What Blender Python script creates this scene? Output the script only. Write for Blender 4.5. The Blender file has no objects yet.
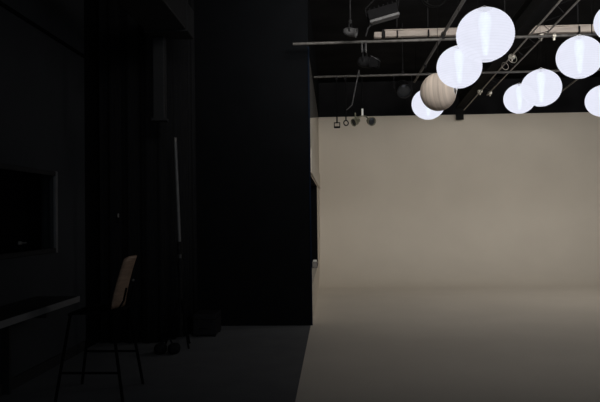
import bpy, math, random
from mathutils import Vector, Matrix, Euler
random.seed(7)
scene = bpy.context.scene
col = scene.collection
R = math.radians
PI = math.pi

# ------------------------------------------------------------------ camera
F = 690.0
CAM_Z = 1.5
cam_data = bpy.data.cameras.new('camera')
cam = bpy.data.objects.new('camera', cam_data)
col.objects.link(cam)
cam_data.sensor_width = 36.0
cam_data.lens = F / 600.0 * 36.0
cam_data.clip_start = 0.05
YAW, PITCH, ROLL = math.atan(33 / F), math.atan(14 / F), R(-0.7)
CM = (Matrix.Rotation(YAW, 4, 'Z') @ Matrix.Rotation(PI / 2 + PITCH, 4, 'X') @ Matrix.Rotation(ROLL, 4, 'Z'))
CM.translation = (0, 0, CAM_Z)
cam.matrix_world = CM
scene.camera = cam


def ray(px, py):
    d = Vector(((px - 300) / F, -(py - 201) / F, -1.0))
    return CM.to_3x3() @ d


def atY(px, py, Y):
    d = ray(px, py)
    return Vector((0, 0, CAM_Z)) + d * (Y / d.y)


def atZ(px, py, Z):
    d = ray(px, py)
    return Vector((0, 0, CAM_Z)) + d * ((Z - CAM_Z) / d.z)


def atX(px, py, X):
    d = ray(px, py)
    return Vector((0, 0, CAM_Z)) + d * (X / d.x)


def atD(px, py, D):            # distance along the camera's axis
    return Vector((0, 0, CAM_Z)) + ray(px, py) * D


# ------------------------------------------------------------------ materials
def material(name, color, rough=0.6, metal=0.0, var=0.15, scale=8.0, bump=0.0, bump_scale=60.0, stretch=(1, 1, 1), spec=0.5):
    m = bpy.data.materials.new(name)
    m.use_nodes = True
    nt = m.node_tree
    b = nt.nodes['Principled BSDF']
    b.inputs['Roughness'].default_value = rough
    b.inputs['Metallic'].default_value = metal
    b.inputs['Specular IOR Level'].default_value = spec
    tc = nt.nodes.new('ShaderNodeTexCoord')
    mp = nt.nodes.new('ShaderNodeMapping')
    mp.inputs['Scale'].default_value = stretch
    nt.links.new(tc.outputs['Object'], mp.inputs['Vector'])
    n = nt.nodes.new('ShaderNodeTexNoise')
    n.inputs['Scale'].default_value = scale
    n.inputs['Detail'].default_value = 5
    nt.links.new(mp.outputs['Vector'], n.inputs['Vector'])
    r = nt.nodes.new('ShaderNodeValToRGB')
    r.color_ramp.elements[0].position = 0.3
    r.color_ramp.elements[1].position = 0.7
    r.color_ramp.elements[0].color = tuple(c * (1 - var) for c in color) + (1,)
    r.color_ramp.elements[1].color = tuple(min(1, c * (1 + var)) for c in color) + (1,)
    nt.links.new(n.outputs['Fac'], r.inputs['Fac'])
    nt.links.new(r.outputs['Color'], b.inputs['Base Color'])
    if bump:
        n2 = nt.nodes.new('ShaderNodeTexNoise')
        n2.inputs['Scale'].default_value = bump_scale
        n2.inputs['Detail'].default_value = 4
        nt.links.new(mp.outputs['Vector'], n2.inputs['Vector'])
        bp = nt.nodes.new('ShaderNodeBump')
        bp.inputs['Strength'].default_value = bump
        bp.inputs['Distance'].default_value = 0.01
        nt.links.new(n2.outputs['Fac'], bp.inputs['Height'])
        nt.links.new(bp.outputs['Normal'], b.inputs['Normal'])
    return m


M = {}
M['cyc'] = material('cyc_paint', (0.66, 0.605, 0.525), 0.75, var=0.025, scale=1.3, bump=0.03, bump_scale=40, spec=0.15)
M['cyc_floor'] = material('cyc_floor_paint', (0.62, 0.57, 0.495), 0.7, var=0.05, scale=2.2, bump=0.03, bump_scale=30, spec=0.2)
M['side'] = material('side_wall_paint', (0.60, 0.55, 0.47), 0.8, var=0.04, scale=2, spec=0.1)
M['side_dark'] = material('grey_upper_wall', (0.07, 0.068, 0.066), 0.8, var=0.1, scale=2, spec=0.1)
M['black_floor'] = material('black_floor_paint', (0.115, 0.119, 0.125), 0.75, var=0.08, scale=3, bump=0.04, bump_scale=80, spec=0.2)
M['black_wall'] = material('black_wall_paint', (0.0055, 0.006, 0.007), 0.95, var=0.1, scale=3, spec=0.02)
M['black_ceiling'] = material('black_ceiling_paint', (0.012, 0.012, 0.013), 0.95, var=0.4, scale=1.5, spec=0.03)
M['left_wall'] = material('dark_grey_wall_paint', (0.043, 0.046, 0.051), 0.85, var=0.06, scale=2, spec=0.1)
M['curtain'] = material('black_drape', (0.014, 0.0145, 0.016), 0.95, var=0.2, scale=9, stretch=(6, 6, 0.5), spec=0.03)
M['duct'] = material('dark_duct_metal', (0.028, 0.029, 0.031), 0.6, var=0.1, scale=4, spec=0.2)
M['bead'] = material('navy_corner_bead', (0.006, 0.010, 0.019), 0.9, var=0.1, spec=0.03)
M['pipe'] = material('worn_steel_pipe', (0.10, 0.095, 0.09), 0.55, metal=0.3, var=0.3, scale=14, bump=0.05)
M['truss'] = material('truss_steel', (0.30, 0.275, 0.25), 0.5, metal=0.4, var=0.3, scale=14, bump=0.05)
M['girder'] = material('girder_black', (0.012, 0.012, 0.012), 0.85, var=0.2, spec=0.05)
M['beam'] = material('pale_beam_paint', (0.42, 0.365, 0.325), 0.6, var=0.18, scale=5, stretch=(0.6, 4, 4), bump=0.05)
M['clamp'] = material('zinc_clamp', (0.55, 0.52, 0.46), 0.4, metal=0.6, var=0.2, scale=30)
M['black_metal'] = material('black_enamel', (0.010, 0.010, 0.011), 0.6, var=0.2, scale=12, spec=0.12)
M['grey_metal'] = material('grey_enamel', (0.05, 0.05, 0.052), 0.6, metal=0.1, var=0.25, scale=12)
M['dull_metal'] = material('dull_aluminium', (0.20, 0.19, 0.18), 0.5, metal=0.4, var=0.25, scale=20)
M['chrome'] = material('chrome_tube', (0.13, 0.134, 0.138), 0.5, metal=0.2, var=0.1, scale=20)
M['ceramic'] = material('white_lamp_holder', (0.85, 0.85, 0.8), 0.4, var=0.05)
M['olive'] = material('olive_lamp_body', (0.13, 0.125, 0.085), 0.5, metal=0.2, var=0.4, scale=25)
M['lens'] = material('dark_lamp_glass', (0.02, 0.022, 0.025), 0.08, var=0.1)
M['matte_black'] = material('matte_black_coating', (0.006, 0.006, 0.0065), 0.95, var=0.2, scale=12, spec=0.03)
M['cable'] = material('black_cable', (0.005, 0.005, 0.005), 0.95, var=0.1, spec=0.02)
M['wood'] = material('brown_plywood', (0.30, 0.195, 0.135), 0.5, var=0.25, scale=6, stretch=(1, 1, 8), bump=0.05)
M['laminate'] = material('grey_counter_laminate', (0.17, 0.172, 0.178), 0.6, var=0.08, scale=6, spec=0.2)
M['counter_dark'] = material('dark_counter', (0.03, 0.03, 0.032), 0.7, var=0.1, spec=0.1)
M['frame'] = material('grey_window_frame', (0.15, 0.152, 0.158), 0.6, var=0.08, spec=0.2)
M['case'] = material('black_case_laminate', (0.014, 0.014, 0.016), 0.6, var=0.2, scale=30, bump=0.1, spec=0.1)
M['bag'] = material('black_nylon', (0.012, 0.012, 0.014), 0.85, var=0.2, scale=40, bump=0.2, spec=0.05)
M['paper_tan'] = material('unlit_brown_paper', (0.53, 0.455, 0.395), 0.8, var=0.30, scale=3.2, stretch=(0.15, 0.15, 7), bump=0.1, bump_scale=20, spec=0.1)
M['wire'] = material('lantern_wire', (0.7, 0.7, 0.73), 0.5)


def paper_lit():
    m = bpy.data.materials.new('glowing_white_paper')
    m.use_nodes = True
    nt = m.node_tree
    N = nt.nodes
    L = nt.links
    N.clear()
    out = N.new('ShaderNodeOutputMaterial')
    tr = N.new('ShaderNodeBsdfTransparent')
    em = N.new('ShaderNodeEmission')
    mix = N.new('ShaderNodeMixShader')
    mix.inputs[0].default_value = 0.86
    em.inputs['Color'].default_value = (0.85, 0.87, 1.0, 1)
    tc = N.new('ShaderNodeTexCoord')
    sx = N.new('ShaderNodeSeparateXYZ')
    L.new(tc.outputs['Object'], sx.inputs[0])
    # thin rib wires show as slightly darker rings in the glowing paper
    mu = N.new('ShaderNodeMath'); mu.operation = 'MULTIPLY'; mu.inputs[1].default_value = 2 * PI / 0.0235
    L.new(sx.outputs['Z'], mu.inputs[0])
    co = N.new('ShaderNodeMath'); co.operation = 'COSINE'
    L.new(mu.outputs[0], co.inputs[0])
    po = N.new('ShaderNodeMapRange')
    po.inputs['From Min'].default_value = 0.55
    po.inputs['From Max'].default_value = 1.0
    po.inputs['To Min'].default_value = 0.0
    po.inputs['To Max'].default_value = 1.0
    L.new(co.outputs[0], po.inputs['Value'])
    nz = N.new('ShaderNodeTexNoise'); nz.inputs['Scale'].default_value = 9
    L.new(tc.outputs['Object'], nz.inputs['Vector'])
    a = N.new('ShaderNodeMath'); a.operation = 'MULTIPLY_ADD'
    a.inputs[1].default_value = -0.06
    a.inputs[2].default_value = 0.93
    L.new(po.outputs[0], a.inputs[0])
    b = N.new('ShaderNodeMath'); b.operation = 'MULTIPLY_ADD'
    b.inputs[1].default_value = 0.10
    L.new(nz.outputs['Fac'], b.inputs[0])
    L.new(a.outputs[0], b.inputs[2])
    L.new(b.outputs[0], em.inputs['Strength'])
    L.new(tr.outputs[0], mix.inputs[1])
    L.new(em.outputs[0], mix.inputs[2])
    L.new(mix.outputs[0], out.inputs['Surface'])
    return m


M['paper'] = paper_lit()


def glow(name, color, strength):
    m = bpy.data.materials.new(name)
    m.use_nodes = True
    nt = m.node_tree
    nt.nodes.clear()
    out = nt.nodes.new('ShaderNodeOutputMaterial')
    em = nt.nodes.new('ShaderNodeEmission')
    em.inputs['Color'].default_value = color + (1,)
    em.inputs['Strength'].default_value = strength
    nt.links.new(em.outputs[0], out.inputs['Surface'])
    return m


def frosted_glow(name, color, strength, alpha):
    m = glow(name, color, strength)
    nt = m.node_tree
    em, out = nt.nodes['Emission'], nt.nodes['Material Output']
    tr = nt.nodes.new('ShaderNodeBsdfTransparent')
    mx = nt.nodes.new('ShaderNodeMixShader')
    mx.inputs[0].default_value = alpha
    nt.links.new(tr.outputs[0], mx.inputs[1])
    nt.links.new(em.outputs[0], mx.inputs[2])
    nt.links.new(mx.outputs[0], out.inputs['Surface'])
    return m


M['bulb'] = frosted_glow('lit_bulb', (0.75, 0.97, 1.0), 2.1, 0.13)


def glass():
    m = bpy.data.materials.new('window_glass')
    m.use_nodes = True
    b = m.node_tree.nodes['Principled BSDF']
    b.inputs['Base Color'].default_value = (0.8, 0.85, 0.86, 1)
    b.inputs['Roughness'].default_value = 0.03
    b.inputs['Transmission Weight'].default_value = 1.0
    b.inputs['IOR'].default_value = 1.1
    return m


M['glass'] = glass()


# ------------------------------------------------------------------ mesh building
class MB:
    def __init__(self):
        self.v, self.f, self.s = [], [], []

    def add(self, verts, faces, smooth=False, mat=None):
        o = len(self.v)
        for p in verts:
            p = Vector(p)
            self.v.append(mat @ p if mat else p)
        for f in faces:
            self.f.append(tuple(i + o for i in f))
            self.s.append(smooth)
        return self

    def box(self, c, size, mat=None, bevel=0.0):
        cx, cy, cz = c
        x, y, z = (s / 2 for s in size)
        if bevel <= 0 or bevel >= min(x, y, z):
            vs = [(cx + a * x, cy + b * y, cz + d * z) for a in (-1, 1) for b in (-1, 1) for d in (-1, 1)]
            fs = [(0, 1, 3, 2), (4, 6, 7, 5), (0, 4, 5, 1), (2, 3, 7, 6), (0, 2, 6, 4), (1, 5, 7, 3)]
            return self.add(vs, fs, False, mat)
        b_ = bevel
        import bmesh
        bm = bmesh.new()
        bmesh.ops.create_cube(bm, size=1.0)
        for v in bm.verts:
            v.co = Vector((v.co.x * 2 * x + cx, v.co.y * 2 * y + cy, v.co.z * 2 * z + cz))
        bmesh.ops.bevel(bm, geom=list(bm.edges), offset=b_, segments=2, affect='EDGES', profile=0.5)
        bm.verts.index_update()
        self.add([v.co.copy() for v in bm.verts], [[v.index for v in f.verts] for f in bm.faces], False, mat)
        bm.free()
        return self

    def tube(self, pts, r, n=10, mat=None, caps=True):
        pts = [Vector(p) for p in pts]
        rs = r if isinstance(r, (list, tuple)) else [r] * len(pts)
        vs, fs = [], []
        t0 = (pts[1] - pts[0]).normalized()
        up = Vector((0, 0, 1)) if abs(t0.z) < 0.9 else Vector((1, 0, 0))
        u = t0.cross(up).normalized()
        for i, p in enumerate(pts):
            if i == 0:
                t = pts[1] - pts[0]
            elif i == len(pts) - 1:
                t = pts[-1] - pts[-2]
            else:
                t = (pts[i + 1] - pts[i]).normalized() + (pts[i] - pts[i - 1]).normalized()
            t.normalize()
            u = (u - t * u.dot(t)).normalized()
            w = t.cross(u)
            for k in range(n):
                a = 2 * PI * k / n
                vs.append(p + (u * math.cos(a) + w * math.sin(a)) * rs[i])
        for i in range(len(pts) - 1):
            for k in range(n):
                a, b = i * n + k, i * n + (k + 1) % n
                fs.append((a, a + n, b + n, b))
        self.add(vs, fs, True, mat)
        if caps:
            e = len(pts) - 1
            self.add(vs[:n], [tuple(range(n))], False, mat)
            self.add(vs[e * n:], [tuple(reversed(range(n)))], False, mat)
        return self

    def lathe(self, prof, n=24, mat=None, smooth=True):
        vs, fs = [], []
        for r, z in prof:
            for k in range(n):
                a = 2 * PI * k / n
                vs.append((r * math.cos(a), r * math.sin(a), z))
        for i in range(len(prof) - 1):
            for k in range(n):
                a, b = i * n + k, i * n + (k + 1) % n
                fs.append((a, b, b + n, a + n))
        return self.add(vs, fs, smooth, mat)

    def torus(self, R0, r, c=(0, 0, 0), n=28, m=8, mat=None):
        vs, fs = [], []
        for i in range(n):
            A = 2 * PI * i / n
            for k in range(m):
                a = 2 * PI * k / m
                q = R0 + r * math.cos(a)
                vs.append((c[0] + q * math.cos(A), c[1] + q * math.sin(A), c[2] + r * math.sin(a)))
        for i in range(n):
            for k in range(m):
                a, b = i * m + k, i * m + (k + 1) % m
                c2, d = ((i + 1) % n) * m + (k + 1) % m, ((i + 1) % n) * m + k
                fs.append((a, d, c2, b))
        return self.add(vs, fs, True, mat)

    def prism(self, poly, x0, x1):     # polygon in (y, z) extruded along x
        n = len(poly)
        vs = [(x0, y, z) for y, z in poly] + [(x1, y, z) for y, z in poly]
        fs = [tuple(reversed(range(n))), tuple(range(n, 2 * n))]
        for i in range(n):
            j = (i + 1) % n
            fs.append((i, j, j + n, i + n))
        return self.add(vs, fs)

    def build(self, name, mat, parent=None):
        me = bpy.data.meshes.new(name)
        me.from_pydata([tuple(p) for p in self.v], [], self.f)
        me.polygons.foreach_set('use_smooth', self.s)
        me.materials.append(mat)
        me.update()
        o = bpy.data.objects.new(name, me)
        col.objects.link(o)
        if parent:
            o.parent = parent
        return o


def thing(name, label, cat, loc=(0, 0, 0), group=None):
    o = bpy.data.objects.new(name, None)
    o.empty_display_size = 0.1
    col.objects.link(o)
    o.location = loc
    o['label'] = label
    o['category'] = cat
    if group:
        o['group'] = group
    return o


def tag(o, label, cat, group=None):
    o['label'] = label
    o['category'] = cat
    if group:
        o['group'] = group
    return o


def struct(name, mb, mat, parent=None):
    o = mb.build(name, mat, parent)
    if not parent:
        o['kind'] = 'structure'
    return o


def copy_tree(o, parent=None):
    c = o.copy()
    col.objects.link(c)
    if parent:
        c.parent = parent
    for ch in list(o.children):
        copy_tree(ch, c)
    return c


def rot_to(d):                      # matrix turning -Z to direction d
    return Vector(d).to_track_quat('-Z', 'Y').to_matrix().to_4x4()


# ------------------------------------------------------------------ the room
CEIL = 4.7
_p = atZ(311.6, 325.5, 0)
XS = _p.x          # inner face of the cyc's side wall, edge of its white floor
YP = _p.y          # face of the black partition
YB = 16.0          # cyc's back wall
_p = atZ(88, 348, 0)
XL = _p.x          # left wall
XR = 7.6
Y0 = -1.5
CYC_TOP = 3.765
RAD = 1.9

struct('floor', MB().box(((XL + XR) / 2 - 0.3, (Y0 + 16.8) / 2, -0.06), (XR - XL + 0.9, 16.8 - Y0, 0.12)), M['black_floor'])
# white painted studio floor (a coat 4 mm thick on the black floor)
struct('floor_white', MB().box(((XS - 0.012 + XR) / 2, (Y0 + YB - RAD) / 2, 0.002), (XR - XS + 0.012, YB - RAD - Y0, 0.004)), M['cyc'])
# back wall of the cyclorama with its cove
mb = MB()
prof = [(YB - RAD + RAD * math.sin(a), 0.004 + RAD - RAD * math.cos(a)) for a in [i * PI / 2 / 24 for i in range(25)]]
prof += [(YB, 2.5), (YB, CYC_TOP)]
vs, fs = [], []
for y, z in prof:
    vs += [(XS, y, z), (XR, y, z)]
for i in range(len(prof) - 1):
    fs.append((2 * i, 2 * i + 1, 2 * i + 3, 2 * i + 2))
mb.add(vs, fs, True)
k = len(prof) - 1
mb.add([(XS, YB, CYC_TOP), (XR, YB, CYC_TOP), (XR, YB + 0.12, CYC_TOP), (XS, YB + 0.12, CYC_TOP), (XS, YB + 0.12, 0), (XR, YB + 0.12, 0)],
       [(0, 1, 2, 3), (3, 2, 5, 4)])
struct('wall_back', mb, M['cyc'])
struct('wall_rear', MB().box(((XL + XR) / 2, 16.74, CEIL / 2), (XR - XL + 0.6, 0.12, CEIL)), M['black_ceiling'])
struct('ceiling', MB().box(((XL + XR) / 2 - 0.3, (Y0 + 16.8) / 2, CEIL + 0.06), (XR - XL + 0.9, 16.8 - Y0, 0.12)), M['black_ceiling'])
struct('wall_right', MB().box((XR + 0.06, (Y0 + 16.8) / 2, CEIL / 2), (0.12, 16.8 - Y0, CEIL)), M['black_wall'])
# black partition facing the camera
struct('wall_partition', MB().box(((XL + XS) / 2, YP + 0.07, CEIL / 2), (XS - XL, 0.14, CEIL)), M['black_wall'])
struct('trim_1', MB().box((XS + 0.004, YP - 0.004, 1.9), (0.022, 0.022, 3.8)), M['bead'])
# side wall of the cyclorama, with its doorway-like opening
OY0, OY1, OZ0, OZ1 = YP + 0.14, atX(317.2, 230, XS).y, 0.50, 2.06
mb = MB()
mb.prism([(OY0, 0), (YB, 0), (YB, OZ0), (OY0, OZ0)], XS - 0.14, XS)
mb.prism([(OY1, OZ0), (YB, OZ0), (YB, OZ1), (OY1, OZ1)], XS - 0.14, XS)
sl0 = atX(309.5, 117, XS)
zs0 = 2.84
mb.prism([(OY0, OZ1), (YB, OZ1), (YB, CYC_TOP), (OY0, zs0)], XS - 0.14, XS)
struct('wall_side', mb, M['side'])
struct('wall_side_upper', MB().prism([(OY0, zs0), (YB, CYC_TOP), (OY0, CYC_TOP)], XS - 0.14, XS), M['side_dark'])  # darker grey wedge above the slanted edge
struct('wall_side_top', MB().prism([(OY0, CYC_TOP), (16.68, CYC_TOP), (16.68, CEIL), (OY0, CEIL)], XS - 0.14, XS), M['black_wall'])
struct('trim_2', MB().box((XS + 0.009, (OY0 + YB) / 2 - 0.1, OZ1 + 0.19), (0.03, YB - OY0 - 0.25, 0.34), bevel=0.008), M['side'])
# black sheets added so that the opening looks dark inside
mb = MB()
mb.box((XS - 0.068, OY1 - 0.004, (OZ0 + OZ1) / 2), (0.144, 0.008, OZ1 - OZ0))
mb.box((XS - 0.07, (OY0 + OY1) / 2, OZ1 - 0.004), (0.14, OY1 - OY0, 0.008))
struct('opening_dark_sheets', mb, M['black_wall'])
# left wall with a window
_t, _b = atX(55.5, 174, XL), atX(55.5, 250, XL)
WY0, WY1, WZ0, WZ1 = _t.y - 2.3, _t.y, _b.z, _t.z
mb = MB()
YE = atX(85, 200, XL).y
XW = XL - 0.15
for (y0, y1, z0, z1) in ((Y0, WY0, 0, CEIL), (WY1, YE, 0, CEIL), (WY0, WY1, 0, WZ0), (WY0, WY1, WZ1, CEIL)):
    mb.box(((XL + XW) / 2, (y0 + y1) / 2, (z0 + z1) / 2), (0.15, y1 - y0, z1 - z0))
struct('wall_left', mb, M['left_wall'])
struct('wall_left_end', MB().box(((XL + XW) / 2, (YE + 16.68) / 2, CEIL / 2), (0.15, 16.68 - YE, CEIL)), M['black_wall'])
mb = MB().box((XW - 0.18, (WY0 + WY1) / 2, (WZ0 + WZ1) / 2), (0.04, WY1 - WY0 + 0.3, WZ1 - WZ0 + 0.3))  # black box added behind the window to keep it dark
for sy in (-1, 1):
    mb.box((XW - 0.08, (WY0 + WY1) / 2 + sy * ((WY1 - WY0) / 2 + 0.08), (WZ0 + WZ1) / 2), (0.16, 0.06, WZ1 - WZ0 + 0.2))
    mb.box((XW - 0.08, (WY0 + WY1) / 2, (WZ0 + WZ1) / 2 + sy * ((WZ1 - WZ0) / 2 + 0.05)), (0.16, WY1 - WY0 + 0.2, 0.04))
struct('window_dark_backing', mb, M['black_wall'])
mb = MB()
for yy in (WY0, WY1):
    mb.box((XL + 0.0, yy, (WZ0 + WZ1) / 2), (0.03, 0.05, WZ1 - WZ0 + 0.055), bevel=0.006)
win = struct('window_1', mb, M['frame'])
for zz in (WZ0, WZ1):
    MB().box((XL + 0.0, (WY0 + WY1) / 2, zz), (0.03, WY1 - WY0 - 0.055, 0.045), bevel=0.006).build('window_rail', M['counter_dark'], win)
MB().box((XL - 0.05, (WY0 + WY1) / 2, (WZ0 + WZ1) / 2), (0.006, WY1 - WY0 - 0.05, WZ1 - WZ0 - 0.04)).build('pane', M['glass'], win)
p = atX(20, 243, XL + 0.03)
MB().box(p, (0.02, 0.05, 0.03), bevel=0.004).tube([p, p + Vector((0.03, 0.0, 0.0)), p + Vector((0.03, 0.06, 0))], 0.006).build('window_catch', M['dull_metal'], win)
# groove rail along the left wall
struct('trim_3', MB().box((XL + 0.008, (YE - 0.9) / 2, atX(40, 29, XL).z), (0.016, YE + 1.0, 0.035)), M['black_wall'])
struct('baseboard_left', MB().box((XL + 0.008, (Y0 + YE) / 2, 0.05), (0.016, YE - Y0 - 0.02, 0.10)), M['counter_dark'])

# ------------------------------------------------------------------ left room
# black drape across the far end of the dark area
_c = atZ(160, 343, 0)
YC = _c.y
_e = atZ(184, 336, 0)
path = [(XL + 0.05, YC), (_c.x, YC), (_e.x, _e.y), (_e.x + 0.03, YP - 0.06)]
mb = MB()
pts = []
for (a, b) in zip(path[:-1], path[1:]):
    a, b = Vector(a), Vector(b)
    n = max(2, int((b - a).length / 0.02))
    for i in range(n):
        pts.append(a.lerp(b, i / n))
pts.append(Vector(path[-1]))
vs, fs = [], []
ZT, ZB = 4.62, 0.004
for i, p in enumerate(pts):
    q = pts[min(i + 1, len(pts) - 1)] - pts[max(i - 1, 0)]
    nn = Vector((-q.y, q.x)).normalized()
    off = 0.035 * math.sin(i * 0.62) + 0.012 * math.sin(i * 1.7)
    for j, z in enumerate((ZB, 1.2, 2.6, ZT)):
        w = p + nn * off * (1 - 0.12 * j)
        vs.append((w.x, w.y, z))
for i in range(len(pts) - 1):
    for j in range(3):
        a = i * 4 + j
        fs.append((a, a + 4, a + 5, a + 1))
mb.add(vs, fs, True)
cur = mb.build('stage_curtain', M['curtain'])
tag(cur, 'floor length black pleated drape closing off the dark left area', 'curtain')
so = cur.modifiers.new('thickness', 'SOLIDIFY')
so.thickness = 0.006

# spring clamp whose metal catches a glint on the drape
p = atY(118.3, 215.5, YC - 0.035)
t = thing('spring_clamp', 'small grey spring clamp on the black drape above the bar stool', 'clamp', p)
MB().box((0, 0, 0), (0.022, 0.03, 0.05), bevel=0.006).build('jaw', M['dull_metal'], t)
mb = MB()
mb.tube([(0, 0.0, -0.025), (0.012, -0.02, -0.06), (0.012, -0.02, -0.075)], 0.007)
mb.tube([(0, 0.012, -0.025), (-0.02, 0.0, -0.07)], 0.007)
mb.build('handle', M['black_metal'], t)

# ceiling duct and its drop
Z_D = 3.5
d0, d1 = atZ(114, 0, Z_D), atZ(154, 38, Z_D)
e0 = atZ(163, 0, Z_D)
wid = abs(e0.x - d0.x)
t = thing('ceiling_duct', 'dark rectangular air duct running under the ceiling in the left area', 'duct', (d0.x + wid / 2, d1.y, Z_D))
mb = MB()
mb.box((0, -3.0, 0.16), (wid, 6.2, 0.32), bevel=0.01)
mb.build('duct_run', M['duct'], t)
for yy in (-4.5, -3.1, -1.7, -0.3):
    MB().box((0, yy, 0.16), (wid + 0.03, 0.03, 0.35)).build('flange', M['duct'], t)
for yy in (-3.3, -0.9):
    mb = MB()
    for sx in (-1, 1):
        mb.tube([(sx * (wid / 2 - 0.04), yy, 0.32), (sx * (wid / 2 - 0.04), yy, CEIL - Z_D)], 0.006)
    mb.build('hanger_rod', M['cable'], t)
mb = MB()
zd = atY(160, 120, d1.y).z - Z_D
mb.box((-wid / 2 + 0.075, 0.0, zd / 2), (0.13, 0.12, -zd), bevel=0.01)
mb.box((-wid / 2 + 0.075, 0.0, zd), (0.16, 0.15, 0.03))
mb.build('drop_pipe', M['duct'], t)

# tall lighting stand
pb = atZ(181, 347, 0.0)
top = atY(175.3, 142, pb.y)
H = top.z
t = thing('light_stand', 'tall slim light stand with pale chrome upper tube before the black drape', 'stand', (pb.x, pb.y, 0))
dx = top.x - pb.x
MB().tube([(0, 0, 0.12), (0, 0, 1.02)], 0.023, 12).build('lower_tube', M['black_metal'], t)
MB().tube([(0, 0, 0.9), (dx * 0.1, 0, 1.2)], 0.019, 12).build('middle_tube', M['grey_metal'], t)
MB().tube([(dx * 0.1, 0, 1.16), (dx, 0, H)], 0.019, 12).build('upper_tube', M['chrome'], t)
for zz, k in ((0.92, 0), (1.14, 0.1)):
    c = MB().tube([(dx * k, 0, zz - 0.07), (dx * k, 0, zz + 0.07)], 0.034, 12).build('collar', M['black_metal'], t)
    MB().tube([(dx * k, -0.02, zz), (dx * k, -0.065, zz)], 0.009).tube([(dx * k, -0.06, zz - 0.02), (dx * k, -0.06, zz + 0.02)], 0.008).build('tightening_knob', M['black_metal'], c)
MB().tube([(dx, 0, H - 0.02), (dx, 0, H + 0.05)], 0.018, 12).build('spigot', M['dull_metal'], t)
for a in (70, 190, 310):
    ca, sa = math.cos(R(a)), math.sin(R(a))
    MB().tube([(ca * 0.02, sa * 0.02, 0.55), (ca * 0.17, sa * 0.17, 0.05), (ca * 0.19, sa * 0.19, 0.011)], 0.011, 8).tube(
        [(0, 0, 0.16), (ca * 0.10, sa * 0.10, 0.27)], 0.006, 6).build('leg', M['matte_black'], t)

# sandbag by the stand
sp = atZ(168, 353, 0.0)
sx_, sy_ = sp.x, sp.y - 0.03
t = thing('sandbag', 'black saddle sandbag on the floor beside the light stand', 'sandbag', (sx_, sy_, 0))
for s in (-1, 1):
    mb = MB()
    vs, fs = [], []
    n, mm = 14, 8
    for i in range(mm + 1):
        ph = PI * i / mm - PI / 2
        for k in range(n):
            a = 2 * PI * k / n
            z = 0.055 + 0.055 * math.sin(ph)
            q = math.cos(ph) ** 0.5 if math.cos(ph) > 0 else 0
            vs.append((s * 0.075 + 0.068 * q * math.cos(a), 0.11 * q * math.sin(a), max(0.0, z)))
    for i in range(mm):
        for k in range(n):
            a, b = i * n + k, i * n + (k + 1) % n
            fs.append((a, b, b + n, a + n))
    mb.add(vs, fs, True)
    mb.build('pouch', M['bag'], t)
MB().tube([(-0.06, 0, 0.10), (-0.03, 0, 0.16), (0.03, 0, 0.16), (0.06, 0, 0.10)], 0.010).build('handle', M['bag'], t)

# equipment case by the partition
c0, c1 = atZ(193, 337, 0), atZ(216, 337, 0)
cw = c1.x - c0.x
t = thing('equipment_case', 'low black equipment case on the floor against the black partition', 'case', ((c0.x + c1.x) / 2, c0.y + 0.2, 0))
MB().box((0, 0, 0.115), (cw, 0.4, 0.19), bevel=0.01).build('body', M['case'], t)
MB().box((0, 0, 0.247), (cw, 0.4, 0.07), bevel=0.01).build('lid', M['case'], t)
for sx in (-1, 1):
    MB().box((sx * cw * 0.3, -0.203, 0.21), (0.03, 0.012, 0.05), bevel=0.003).build('latch', M['black_metal'], t)
MB().tube([(-0.06, -0.2, 0.12), (-0.06, -0.225, 0.11), (0.06, -0.225, 0.11), (0.06, -0.2, 0.12)], 0.006).build('handle', M['black_metal'], t)
for sx in (-1, 1):
    for sy in (-1, 1):
        MB().box((sx * (cw / 2 - 0.03), sy * 0.17, 0.01), (0.04, 0.04, 0.02)).build('foot', M['black_metal'], t)

# counter along the left wall
ZC = 0.76
q0, q1 = atZ(0, 321, ZC), atZ(82, 296, ZC)
xe = (q0.x + q1.x) / 2
yc0, yc1 = 1.8, q1.y
t = thing('counter', 'long dark wall counter with a grey front edge under the left window', 'counter', ((XL + xe) / 2, yc0, 0))
wc = xe - XL - 0.004
MB().box((0.0, (yc1 - yc0) / 2, ZC - 0.025), (wc - 0.02, yc1 - yc0, 0.048)).build('worktop', M['counter_dark'], t)
MB().box((wc / 2 - 0.006, (yc1 - yc0) / 2, ZC - 0.026), (0.012, yc1 - yc0, 0.054), bevel=0.002).build('front_edge', M['laminate'], t)
for yy in (0.4, 2.2, 4.0):
    mb = MB()
    mb.prism([(yy - 0.02, 0), (yy + 0.02, 0), (yy + 0.02, ZC - 0.05), (yy - 0.02, ZC - 0.05)], -wc / 2, -wc / 2 + 0.06)
    mb.prism([(yy - 0.02, ZC - 0.11), (yy + 0.02, ZC - 0.11), (yy + 0.02, ZC - 0.05), (yy - 0.02, ZC - 0.05)], -wc / 2 + 0.06, wc / 2 - 0.05)
    mb.build('bracket', M['counter_dark'], t)

# bar stool
L4 = {'fl': (atZ(56, 402, 0), atZ(73, 316, 0.70)), 'fr': (atZ(126, 402, 0), atZ(104, 316, 0.70)),
      'rl': (atZ(82, 384, 0), None), 'rr': (atZ(143, 384, 0), None)}
yf, yr = L4['fl'][0].y, L4['rl'][0].y
xl, xr = L4['rl'][0].x, L4['rr'][0].x
xc, yc = (xl + xr) / 2, (yf + yr) / 2
hw, hd = (xr - xl) / 2, (yr - yf) / 2
t = thing('bar_stool', 'tall bar stool with a curved brown wooden back beside the counter', 'bar stool', (xc, yc, 0))
TW, TD, SZ = hw * 0.62, hd * 0.8, 0.70
legs = {}
for sx in (-1, 1):
    for sy in (-1, 1):
        a, b = Vector((sx * hw, sy * hd, 0)), Vector((sx * TW, sy * TD, SZ))
        legs[sx, sy] = (a, b)
        MB().tube([a, b], 0.0125, 10).build('leg', M['matte_black'], t)


def on_leg(sx, sy, z):
    a, b = legs[sx, sy]
    return a.lerp(b, z / SZ)


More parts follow.
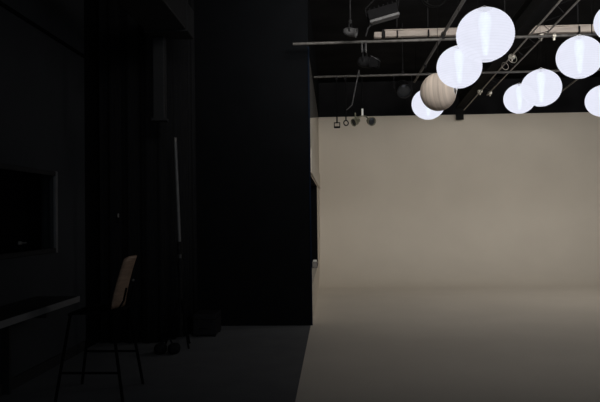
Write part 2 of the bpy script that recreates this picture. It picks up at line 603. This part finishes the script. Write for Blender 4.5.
for (p0, p1, z) in (((-1, -1), (1, -1), 0.23), ((-1, 1), (1, 1), 0.30)):
    MB().tube([on_leg(*p0, z), on_leg(*p1, z)], 0.010, 8).build('foot_rail', M['matte_black'], t)
mb = MB()
n = 12
vs, fs = [], []
for i in range(n + 1):
    for j in range(n + 1):
        x = -1 + 2 * i / n
        y = -1 + 2 * j / n
        k = 1 - 0.06 * (x * x * y * y)
        z = SZ + 0.022 - 0.012 * (1 - x * x) * (1 - y * y) - 0.012 * max(0, -x) ** 3
        vs.append((x * k * (TW + 0.03), y * k * (TD + 0.03), z))
for i in range(n):
    for j in range(n):
        a = i * (n + 1) + j
        fs.append((a, a + n + 1, a + n + 2, a + 1))
mb.add(vs, fs, True)
so = mb.build('seat', M['matte_black'], t)
mo = so.modifiers.new('thickness', 'SOLIDIFY'); mo.thickness = 0.018
# curved plywood backrest on the side away from the counter
mb = MB()
vs, fs = [], []
nu, nv = 12, 12
for i in range(nu + 1):
    for j in range(nv + 1):
        u = -1 + 2 * i / nu
        v = j / nv
        taper = 1 - 0.10 * abs(u) ** 3
        wy = TD * (0.20 + 0.76 * (1 - 0.08 * v) * u)
        z = SZ + 0.03 + 0.435 * v * (1 - 0.05 * u ** 4)
        x = TW + 0.005 + 0.11 * v ** 1.3 - 0.035 * u * u
        vs.append((x, wy, z))
for i in range(nu):
    for j in range(nv):
        a = i * (nv + 1) + j
        fs.append((a, a + nv + 1, a + nv + 2, a + 1))
mb.add(vs, fs, True)
bk = mb.build('backrest', M['wood'], t)
mo = bk.modifiers.new('thickness', 'SOLIDIFY'); mo.thickness = 0.014
for s in (-0.25, 0.6):
    MB().tube([(TW - 0.01, s * TD, SZ), (TW + 0.045, s * TD, SZ + 0.09), (TW + 0.07, s * TD, SZ + 0.20)], 0.009, 8).build('back_support', M['matte_black'], t)
MB().lathe([(0.0, 0.012), (0.010, 0.010), (0.013, 0.0)], 12, Matrix.Translation((TW + 0.05, TD * 0.86, SZ + 0.24)) @ Matrix.Rotation(PI / 2, 4, 'X')).build('bolt', M['chrome'], t)

# ------------------------------------------------------------------ ceiling rig
ZP = 3.73


def hpipe(pl, pr, Y, x_end, label, r=0.022, clamps=(), hang=()):
    a, b = atY(*pl, Y), atY(*pr, Y)
    zz = (a.z + b.z) / 2
    d = b - a
    e = a + d * ((x_end - a.x) / d.x)
    t = thing('rigging_pipe', label, 'pipe', a, 'ceiling rigging pipes')
    MB().tube([(0, 0, 0), e - a], r, 12).build('tube', M['pipe'], t)
    for x in hang:
        zl = d.z / d.x * (x - a.x)
        MB().tube([(x - a.x, 0, zl + r * 0.8), (x - a.x, 0, CEIL - a.z)], 0.007, 8).build('hanger_rod', M['cable'], t)
    for x in clamps:
        zl = d.z / d.x * (x - a.x)
        MB().tube([(x - a.x - 0.02, 0, zl), (x - a.x + 0.02, 0, zl)], r + 0.012, 12).box((x - a.x, 0, zl - r - 0.02), (0.025, 0.03, 0.04), bevel=0.005).build('clamp', M['clamp'], t)
    return zz


YP1, YP2 = 9.0, 11.1
x554 = atY(554, 38, YP1).x
zp1 = hpipe((293, 44), (470, 38.5), YP1, XR - 0.1, 'horizontal grey rigging pipe close below the pale beam', 0.019, clamps=(x554,), hang=(atY(478, 40, YP1).x, atY(592, 40, YP1).x, 6.6))
zp2 = hpipe((314, 77), (530, 71.5), YP2, XR - 0.1, 'horizontal grey rigging pipe farther back, above the hanging rods and clamps', 0.018, hang=(atY(440, 70, YP2).x, atY(538, 70, YP2).x))


def rpipe(p0, p1, Z, ext0, ext1, label, clamps=(), r=0.020):
    a, b = atZ(*p0, Z), atZ(*p1, Z)
    d = (b - a).normalized()
    a2, b2 = a - d * ext0, b + d * ext1
    t = thing('rigging_pipe', label, 'pipe', a2, 'ceiling rigging pipes')
    MB().tube([(0, 0, 0), b2 - a2], r, 12).build('tube', M['pipe'], t)
    for c in clamps:
        p = atZ(*c, Z)
        k = (p - a2).dot(d)
        q = d * k
        MB().tube([q - d * 0.02, q + d * 0.02], r + 0.011, 12).box(q - Vector((0, 0, r + 0.02)), (0.03, 0.03, 0.05), bevel=0.005).build('clamp', M['black_metal'], t)
    L = (b2 - a2).length
    for k in (0.1, 0.97):
        q = d * L * k
        MB().tube([q + Vector((0, 0, r * 0.8)), q + Vector((0, 0, CEIL - Z))], 0.006, 8).build('hanger_rod', M['cable'], t)


ZR = max(zp1, zp2) + 0.046
rpipe((464, 0), (418, 76), ZR, 2.4, 0.5, 'slim receding pipe slanting down past the left of the largest lantern', clamps=((441, 34), (425, 64)))
rpipe((576, 80), (562, 91), ZR - 0.1, 1.6, 1.5, 'short receding pipe showing between two lanterns at the right', r=0.016)

# pale beam
bl, br_ = atY(400, 32.4, 10.3), atY(590, 31.0, 10.3)
bl.x = atY(353, 32, 10.3).x
zb = (bl.z + br_.z) / 2
t = thing('ceiling_beam', 'pale cream painted beam spanning horizontally above the grey pipes', 'beam', (bl.x, 10.3, zb))
Lb = XR - 0.05 - bl.x
x374 = atY(374, 31, 10.3).x - bl.x
x383 = atY(384, 31, 10.3).x - bl.x
MB().box(((Lb + x383) / 2, 0, 0), (Lb - x383, 0.10, 0.09), bevel=0.006).build('beam_body', M['beam'], t)
MB().box(((Lb + x383) / 2, -0.01, 0.046), (Lb - x383, 0.14, 0.016), bevel=0.004).build('beam_flange', M['beam'], t)
MB().box(((x374 + x383) / 2 - 0.02, 0, -0.012), (0.11, 0.09, 0.085), bevel=0.008).build('end_joint', M['beam'], t)
MB().box((x383 - 0.01, 0, 0.0), (0.05, 0.112, 0.125), bevel=0.006).build('splice_plate', M['black_metal'], t)
for px in (397, 428, 505, 578):
    xx = atY(px, 31, 10.3).x - bl.x
    MB().box((xx, 0, 0.0), (0.022, 0.15, 0.125), bevel=0.004).box((xx, 0, (CEIL - zb) / 2 + 0.05), (0.014, 0.02, CEIL - zb - 0.1)).build('strap', M['black_metal'], t)

# girder and ladder truss receding to the cyclorama's top
ZG = zp2 + 0.16
g0, g1 = atZ(551, 0, ZG), atZ(452.5, 116.5, ZG)
g1 = g0 + (g1 - g0) * ((YB - 0.12 - g0.y) / (g1.y - g0.y))
d = (g1 - g0).normalized()
gs = g0 - d * 3.2
gl = (g1 - gs).length
side = Vector((d.y, -d.x, 0))
t = thing('girder', 'heavy black girder receding beside the steel ladder truss', 'girder', gs)
rotm = Matrix(((side.x, d.x, 0), (side.y, d.y, 0), (0, 0, 1))).to_4x4()
MB().box((0, gl / 2, 0.0075), (0.17, gl, 0.015), rotm).build('lower_flange', M['girder'], t)
MB().box((0, gl / 2, 0.14), (0.014, gl, 0.25), rotm).build('web', M['girder'], t)
MB().box((0, gl / 2, 0.2725), (0.17, gl, 0.015), rotm).build('upper_flange', M['girder'], t)
zd = atY(452, 120, YB - 0.15).z - ZG
MB().box((-0.0, gl - 0.04, zd / 2 + 0.01), (0.17, 0.05, -zd + 0.02), rotm).build('end_plate', M['girder'], t)
for k in (0.25, 0.6, 0.9):
    MB().box((0, gl * k, (0.28 + CEIL - ZG) / 2), (0.10, 0.012, CEIL - ZG - 0.28), rotm).build('hanger_plate', M['girder'], t)

ZA = zp2 + 0.085
a0, a1 = atZ(561, 0, ZA), atZ(464, 110, ZA)
b0, b1 = atZ(579, 0, ZA), atZ(487, 95, ZA)
d = (a1 - a0).normalized()
db = (b1 - b0).normalized()
ta = a0 - d * 3.0
t = thing('lighting_truss', 'steel ladder truss with zigzag lacing receding between the lanterns', 'truss', ta)
A = lambda s: ta + d * s
tb = b0 - db * 3.0
B = lambda s: tb + db * s
LA, LB = (a1 - ta).length, (b1 - tb).length
MB().tube([A(0) - ta, A(LA) - ta], 0.0115, 12).build('chord', M['truss'], t)
MB().tube([B(0) - ta, B(LB) - ta], 0.0115, 12).build('chord', M['truss'], t)
s = 0.3
i = 0
while s < LB - 0.5:
    MB().tube([A(s) - ta, B(s + 0.36) - ta], 0.0045, 8).build('lacing', M['black_metal'], t)
    MB().tube([B(s + 0.36) - ta, A(s + 0.72) - ta], 0.0045, 8).build('lacing', M['black_metal'], t)
    s += 0.72
for (px, py, w) in ((480, 91.5, 0.09), (490, 93, 0.07), (512, 57, 0.09), (541, 36, 0.06)):
    p = atZ(px, py, ZA) - ta
    MB().box(p + Vector((0, 0, 0.0)), (w, 0.07, 0.06), bevel=0.012).tube([p + Vector((0, 0, -0.02)), p + Vector((0.0, 0, -0.065))], 0.012).build('clamp', M['clamp'], t)
# loops of safety cable round the truss
for (px, py, rr) in ((512.5, 55, 0.07), (505, 63.5, 0.06)):
    p = atZ(px, py, ZA)
    t2 = MB().torus(rr, 0.005, mat=Matrix.Translation((0, 0, -rr + 0.019)) @ Matrix.Rotation(R(75), 4, 'X') @ Matrix.Rotation(R(20), 4, 'Y')).build('safety_cable', M['clamp'])
    t2.location = p
    tag(t2, 'thin safety cable loop on the truss right of the largest lantern, the %s of two' % ('upper' if px > 510 else 'lower'), 'cable', 'safety cables on the truss')

# coil of cable at the top
p = atD(433, -2, 8.4)
mb = MB()
for k in range(4):
    mb.torus(0.145 + 0.006 * (k % 2), 0.007, c=(0, 0, 0.016 * k), mat=Matrix.Rotation(R(72), 4, 'X') @ Matrix.Rotation(0.05 * k, 4, 'Y'))
mb.tube([(0, 0, 0.13), (0, 0, CEIL - p.z)], 0.005)
t = mb.build('cable_coil', M['cable'])
t.location = p
tag(t, 'coil of black cable hanging from the ceiling left of the largest lantern', 'cable')


# ------------------------------------------------------------------ lamps on the rig
def can_light(name, label, loc, aim, r, ln, body, hang_to, barn=0, group='stage lights on the ceiling rig', front=None):
    """stage light: body along its axis, lens, yoke, clamp, optional barn doors"""
    t = thing(name, label, 'stage light', loc, group)
    m = rot_to(aim)
    mb = MB().lathe([(0.0, ln * 0.55), (r * 0.45, ln * 0.54), (r * 0.75, ln * 0.42), (r * 0.95, ln * 0.2), (r, 0), (r, -ln * 0.42), (r * 1.06, -ln * 0.43), (r * 1.06, -ln * 0.47), (r * 0.94, -ln * 0.47), (r * 0.9, -ln * 0.3)], 24, m)
    for k in range(4):
        mb.torus(r * 0.98, r * 0.035, c=(0, 0, ln * (0.12 - 0.09 * k)), mat=m, n=20, m=6)
    mb.build('lamp_body', body, t)
    MB().lathe([(0.0, -ln * 0.36), (r * 0.5, -ln * 0.35), (r * 0.9, -ln * 0.30)], 24, m).build('lens', M['lens'], t)
    ax = (m.to_3x3() @ Vector((1, 0, 0))).normalized()
    up = Vector((0, 0, r * 1.9))
    MB().tube([ax * (r * 1.0), ax * (r * 1.22), ax * (r * 1.22) + up * 0.8, ax * (r * 0.7) + up, -ax * (r * 0.7) + up, -ax * (r * 1.22) + up * 0.8, -ax * (r * 1.22), -ax * (r * 1.0)], 0.009, 8).build('yoke', M['black_metal'], t)
    MB().box(up + Vector((0, 0, 0.02)), (0.04, 0.04, 0.05), bevel=0.006).tube([up, Vector((0, 0, hang_to - loc[2]))], 0.010, 8).build('clamp', M['black_metal'], t)
    for k in range(barn):
        mm = m @ Matrix.Rotation(k * 2 * PI / max(barn, 1), 4, 'Z') @ Matrix.Translation((r * 1.05, 0, -ln * 0.47)) @ Matrix.Rotation(R(22), 4, 'Y')
        MB().box((0, 0, -r * 0.75), (0.006, r * 1.7, r * 1.5), mm).build('barn_door', M['grey_metal'] if k == 1 else M['matte_black'], t)
    return t


p = atY(350.5, 32, 8.6)
can_light('par_can', 'small grey can light at the left end of the pale beam', p, (0.9, -0.25, -0.25), 0.055, 0.17, M['grey_metal'], CEIL)
p = atY(365, 62, YP1)
can_light('fresnel_lamp', 'black lamp with grey barn door flaps under the nearer grey pipe', p, (1.0, -0.35, -0.2), 0.075, 0.18, M['black_metal'], zp1 - 0.012, barn=4)
p = atY(403, 88, 11.6)
can_light('par_can', 'dark can light hanging left of the unlit brown lantern', p, (0.1, -0.75, -0.5), 0.125, 0.30, M['black_metal'], CEIL)

# bank of tilted flood lights at top left
p = atY(384, 19, 8.2)
t = thing('flood_light', 'tilted black flood light with a grey lower rail above the pale beam', 'stage light', p, 'stage lights on the ceiling rig')
rm = Matrix.Rotation(R(-15), 4, 'Y')
MB().box((0, 0, 0.075), (0.36, 0.16, 0.12), rm, bevel=0.015).build('housing', M['matte_black'], t)
MB().box((0.0, -0.02, -0.005), (0.36, 0.15, 0.035), rm, bevel=0.008).build('lower_rail', M['grey_metal'], t)
for k in range(6):
    MB().box((-0.14 + 0.056 * k, 0, 0.14), (0.012, 0.14, 0.03), rm).build('cooling_fin', M['matte_black'], t)
for sx in (-1, 1):
    q = rm @ Vector((sx * 0.19, 0, 0.08))
    MB().tube([q, q + Vector((sx * 0.015, 0, 0.10)), Vector((0, 0, 0.34))], 0.009, 8).build('yoke_arm', M['matte_black'], t)
MB().tube([(0, 0, 0.33), (0, 0, CEIL - p.z)], 0.012, 8).build('hanger_rod', M['cable'], t)
q = rm @ Vector((-0.21, 0, -0.05))
MB().tube([q + Vector((0.06, 0, 0.06)), q, q + Vector((-0.03, 0, -0.10))], 0.010, 8).build('power_lead', M['black_metal'], t)

# strap pair from the near pipe to the fresnel
for px in (362, 366):
    p = atY(px, 41.0, YP1 - 0.05)
    q = atY(px - 1.2, 52.5, YP1 - 0.05)
    o = MB().box((0, 0, (q.z - p.z) / 2), (0.014, 0.008, p.z - q.z)).build('strap', M['grey_metal'])
    o.location = p
    tag(o, 'short grey strap hanging from the nearer pipe, %s of two' % ('left' if px == 362 else 'right'), 'strap', 'straps on the nearer pipe')

# hanging rods with hooks in front of the cyclorama's top edge
YR = YP2 - 0.05


def drop(px, y0, y1, kind, label):
    p0, p1 = atY(px, y0, YR), atY(px, y1, YR)
    p0.x = p1.x
    t = thing('hanging_hook', label, 'hook', p0, 'rods hanging from the farther pipe')
    L = p0.z - p1.z
    MB().tube([(0, 0, 0), (0, 0, -L)], 0.011, 8).build('rod', M['matte_black'], t)
    MB().box((0, 0.02, 0.0), (0.035, 0.06, 0.05), bevel=0.006).build('clamp', M['black_metal'], t)
    if kind == 'frame':
        mb = MB()
        w, h = 0.088, 0.072
        for sx in (-1, 1):
            mb.box((sx * w / 2, 0, -L - h / 2), (0.014, 0.02, h + 0.014))
        mb.box((0, 0, -L), (w, 0.02, 0.014)).box((0, 0, -L - h), (w, 0.02, 0.030))
        mb.build('hook_frame', M['matte_black'], t)
    else:
        MB().torus(0.040, 0.010, mat=Matrix.Translation((0, 0, -L - 0.035)) @ Matrix.Rotation(PI / 2, 4, 'X') @ Matrix.Rotation(R(25), 4, 'Y')).build('ring', M['matte_black'], t)


drop(337.0, 78, 122.8, 'frame', 'black hanging rod with a square end frame, farthest left')
drop(346.0, 78, 120.8, 'ring', 'black hanging rod with a round end ring beside the square-ended rod')
# slanting grey arm
p0, p1 = atY(359, 70, YP2 - 0.10), atY(352, 105, YP2 - 0.10)
m = Matrix.Translation((p1 - p0) / 2) @ rot_to(p1 - p0)
o = MB().box((0, 0, 0), (0.038, 0.018, (p1 - p0).length), m, bevel=0.004).tube([(p1 - p0) + Vector((-0.09, 0, -0.08)), (p1 - p0)], 0.008).tube([(0, 0, 0.0), (0, 0.08, zp2 - 0.01 - p0.z)], 0.012).build('brace_arm', M['grey_metal'])
o.location = p0
tag(o, 'slanting grey metal arm hanging right of the ring-ended rod', 'arm')

# twin spot heads on a drop rod
p = atY(362.5, 120, YP2)
zt = atY(362.5, 101, YP2).z
t = thing('twin_spotlight', 'two small olive spotlights on a drop rod before the pale wall', 'spotlight', p)
MB().tube([(0, 0, 0.12), (0, 0, zp2 - p.z - 0.02)], 0.012, 8).build('drop_rod', M['matte_black'], t)
MB().tube([(0, 0, 0.07), (0, 0, 0.18)], 0.016, 12).build('lamp_holder', M['ceramic'], t)
MB().tube([(-0.12, 0, 0.03), (-0.04, 0, 0.055), (0.0, 0, 0.07), (0.05, 0, 0.06), (0.12, 0, 0.0)], 0.012, 8).build('cross_arm', M['olive'], t)
MB().tube([(-0.115, 0, 0.03), (-0.115, 0, 0.12)], 0.012, 8).build('stem', M['olive'], t)
for (cx, cz, aim, rr) in ((-0.11, -0.025, (-0.65, -0.5, -0.35), 0.06), (0.13, -0.02, (0.45, -0.8, -0.25), 0.068)):
    m = Matrix.Translation((cx, 0, cz)) @ rot_to(aim)
    h = MB().lathe([(0.0, 0.085), (rr * 0.5, 0.08), (rr * 0.62, 0.05), (rr * 0.95, -0.01), (rr, -0.04), (rr * 1.08, -0.045), (rr * 1.0, -0.055), (rr * 0.85, -0.03)], 20, m)
    h = h.torus(rr * 0.85, 0.006, c=(0, 0, 0.012), mat=m).build('lamp_head', M['olive'], t)
    MB().lathe([(0, -0.042), (rr * 0.5, -0.04), (rr * 0.9, -0.03)], 20, m).build('lens', M['lens'], h)

# ------------------------------------------------------------------ paper lanterns
LR = 0.25
SQ = 0.935


def lantern_profile(r, sq, ribs, n_hole=0.27):
    z_hi = sq * r * math.sqrt(1 - n_hole ** 2)
    pr = []
    N = ribs * 4
    for i in range(N + 1):
        z = -z_hi + 2 * z_hi * i / N
        q = math.sqrt(max(0, 1 - (z / (sq * r)) ** 2)) * r
        pr.append((q - 0.0022 * (0.5 + 0.5 * math.cos(2 * PI * i / 4)), z))
    return pr, z_hi


def make_lantern(shell_mat, lit):
    t = thing('paper_lantern', '', 'lantern', (0, 0, 0))
    pr, zh = lantern_profile(LR, SQ, 20)
    MB().lathe(pr, 64).build('shell', shell_mat, t)
    hr = pr[0][0]
    MB().torus(hr, 0.0035, c=(0, 0, -zh), n=40).build('bottom_ring', shell_mat, t)
    MB().torus(hr, 0.0035, c=(0, 0, zh), n=40).build('top_ring', M['wire'], t)
    if lit:
        mb = MB()
        for q in (0.12, 0.28, 0.44, 0.6, 0.76, 0.92, 1.08, 1.24):
            mb.lathe([(0.0, -0.18), (0.014 * q, -0.178), (0.022 * q, -0.15), (0.030 * q, -0.05), (0.040 * q, 0.05), (0.048 * q, 0.11), (0.046 * q, 0.15), (0.03 * q, 0.19), (0.0, 0.20)], 20)
        mb.build('bulb', M['bulb'], t)
        MB().tube([(0, 0, 0.205), (0, 0, zh + 0.02)], 0.020, 14).build('socket', M['black_metal'], t)
    mb = MB()
    for k in range(2):
        a = k * PI / 2 + 0.3
        mb.tube([(hr * math.cos(a), hr * math.sin(a), zh), (0, 0, zh + 0.03), (-hr * math.cos(a), -hr * math.sin(a), zh)], 0.003, 6)
    mb.build('hanger_wire', M['wire'], t)
    return t


lit0 = make_lantern(M['paper'], True)
spots = [
    (485.2, 34.8, 29.3, 'largest and nearest glowing white paper lantern, top centre of the cluster'),
    (459.3, 67.0, 23.0, 'glowing white paper lantern below left of the largest one, before the brown lantern'),
    (428.3, 104.0, 17.0, 'glowing white paper lantern half hidden behind the unlit brown lantern'),
    (541.2, 87.8, 20.2, 'glowing white paper lantern overlapping a smaller one, right of the truss'),
    (519.6, 98.8, 16.1, 'small glowing white paper lantern partly behind another, right of the truss'),
    (579.5, 57.2, 23.0, 'large glowing white paper lantern just below the right end of the pale beam'),
    (602.5, 101.0, 17.0, 'glowing white paper lantern cut by the right edge, low over the pale wall'),
    (615.5, 22.0, 21.0, 'glowing white paper lantern barely entering the frame at the top right edge'),
]


def cord(root, z):
    MB().tube([(0, 0, LR * SQ), (0, 0, CEIL - z)], 0.002, 6).build('cord', M['cable'], root)


for i, (px, py, rp, lab) in enumerate(spots):
    o = lit0 if i == 0 else copy_tree(lit0)
    o.location = atD(px, py, LR * F / (rp * 0.975))
    o.rotation_euler = (0, 0, i * 0.7)
    o['label'] = lab
    o['group'] = 'glowing paper lanterns'
for o in [x for x in col.objects if x.name.startswith('paper_lantern')]:
    cord(o, o.location.z)
# the unlit one hangs tilted, so that its ribs stand upright
un = make_lantern(M['paper_tan'], False)
un.location = atD(438.3, 92.0, LR * F / 19.0)
un['label'] = 'unlit brown paper lantern hanging sideways among the glowing white ones'
axis = (CM.to_3x3() @ Vector((0.84, 0.12, 0)) - ray(438, 92).normalized() * 0.42).normalized()
un.rotation_euler = axis.to_track_quat('Z', 'Y').to_euler()
mi = un.rotation_euler.to_matrix().inverted()
MB().tube([mi @ Vector((0, 0, LR * 0.97)), mi @ Vector((0, 0, CEIL - un.location.z))], 0.0035, 6).build('cord', M['cable'], un)

# small grey switch box on the sill of the side wall's opening
p = atX(314.6, 270, XS - 0.06)
t = thing('switch_box', 'small pale switch box on the sill of the side wall opening', 'switch box', (XS - 0.045, OY1 - 0.3, OZ0))
MB().box((0, 0, 0.06), (0.10, 0.16, 0.12), bevel=0.01).build('box_body', M['dull_metal'], t)
MB().box((0.0, 0, 0.135), (0.07, 0.12, 0.03), bevel=0.006).build('cover', M['ceramic'], t)
MB().box((0.054, -0.03, 0.07), (0.012, 0.04, 0.05), bevel=0.003).build('switch', M['black_metal'], t)

# ------------------------------------------------------------------ light
world = bpy.data.worlds.new('world')
scene.world = world
world.use_nodes = True
bg = world.node_tree.nodes['Background']
bg.inputs['Color'].default_value = (0.75, 0.88, 1.0, 1)
bg.inputs['Strength'].default_value = 0.185


def area(name, loc, target, power, sx, sy, color=(1, 1, 1), spread=180):
    d = bpy.data.lights.new(name, 'AREA')
    d.shape = 'RECTANGLE'
    d.size, d.size_y = sx, sy
    d.energy = power
    d.color = color
    d.spread = R(spread)
    o = bpy.data.objects.new(name, d)
    col.objects.link(o)
    o.location = loc
    o.rotation_euler = (Vector(target) - Vector(loc)).to_track_quat('-Z', 'Y').to_euler()
    return o


# added soft lamps, unseen high above the camera, aimed to brighten the cyclorama
for k, x in enumerate((1.2, 3.2, 5.2)):
    area('added_flood', (x, 1.0, 4.1), (x * 1.05 + 0.1, YB, 2.3), 15, 1.9, 0.9, (1.0, 0.965, 0.92), 80)
# added overhead lamps, unseen above the frame, that lift the back wall
for k, x in enumerate((0.9, 3.0, 5.1)):
    for power, spread in ((11.5, 84), (13, 108), (10.5, 134)):
        area('added_overhead', (x, 6.4, 4.1), (x * 1.03, YB, 3.8), power * (1.12 if k == 0 else 1.0), 2.0, 1.0, (1.0, 0.962, 0.905), spread)
# an unseen lamp added beyond the right edge to brighten the far floor
area('added_side_lamp', (7.4, 11.6, 4.4), (2.2, 12.6, 0.0), 45, 1.2, 1.2, (1.0, 0.93, 0.85), 120)

# ------------------------------------------------------------------ render settings
vs_ = scene.view_settings
scene.display_settings.display_device = 'sRGB'
vs_.view_transform = 'Standard'
vs_.look = 'None'
vs_.exposure = 0.0
vs_.gamma = 1.0
vs_.use_curve_mapping = False
scene.cycles.use_denoising = True
scene.cycles.max_bounces = 8
scene.cycles.transparent_max_bounces = 40
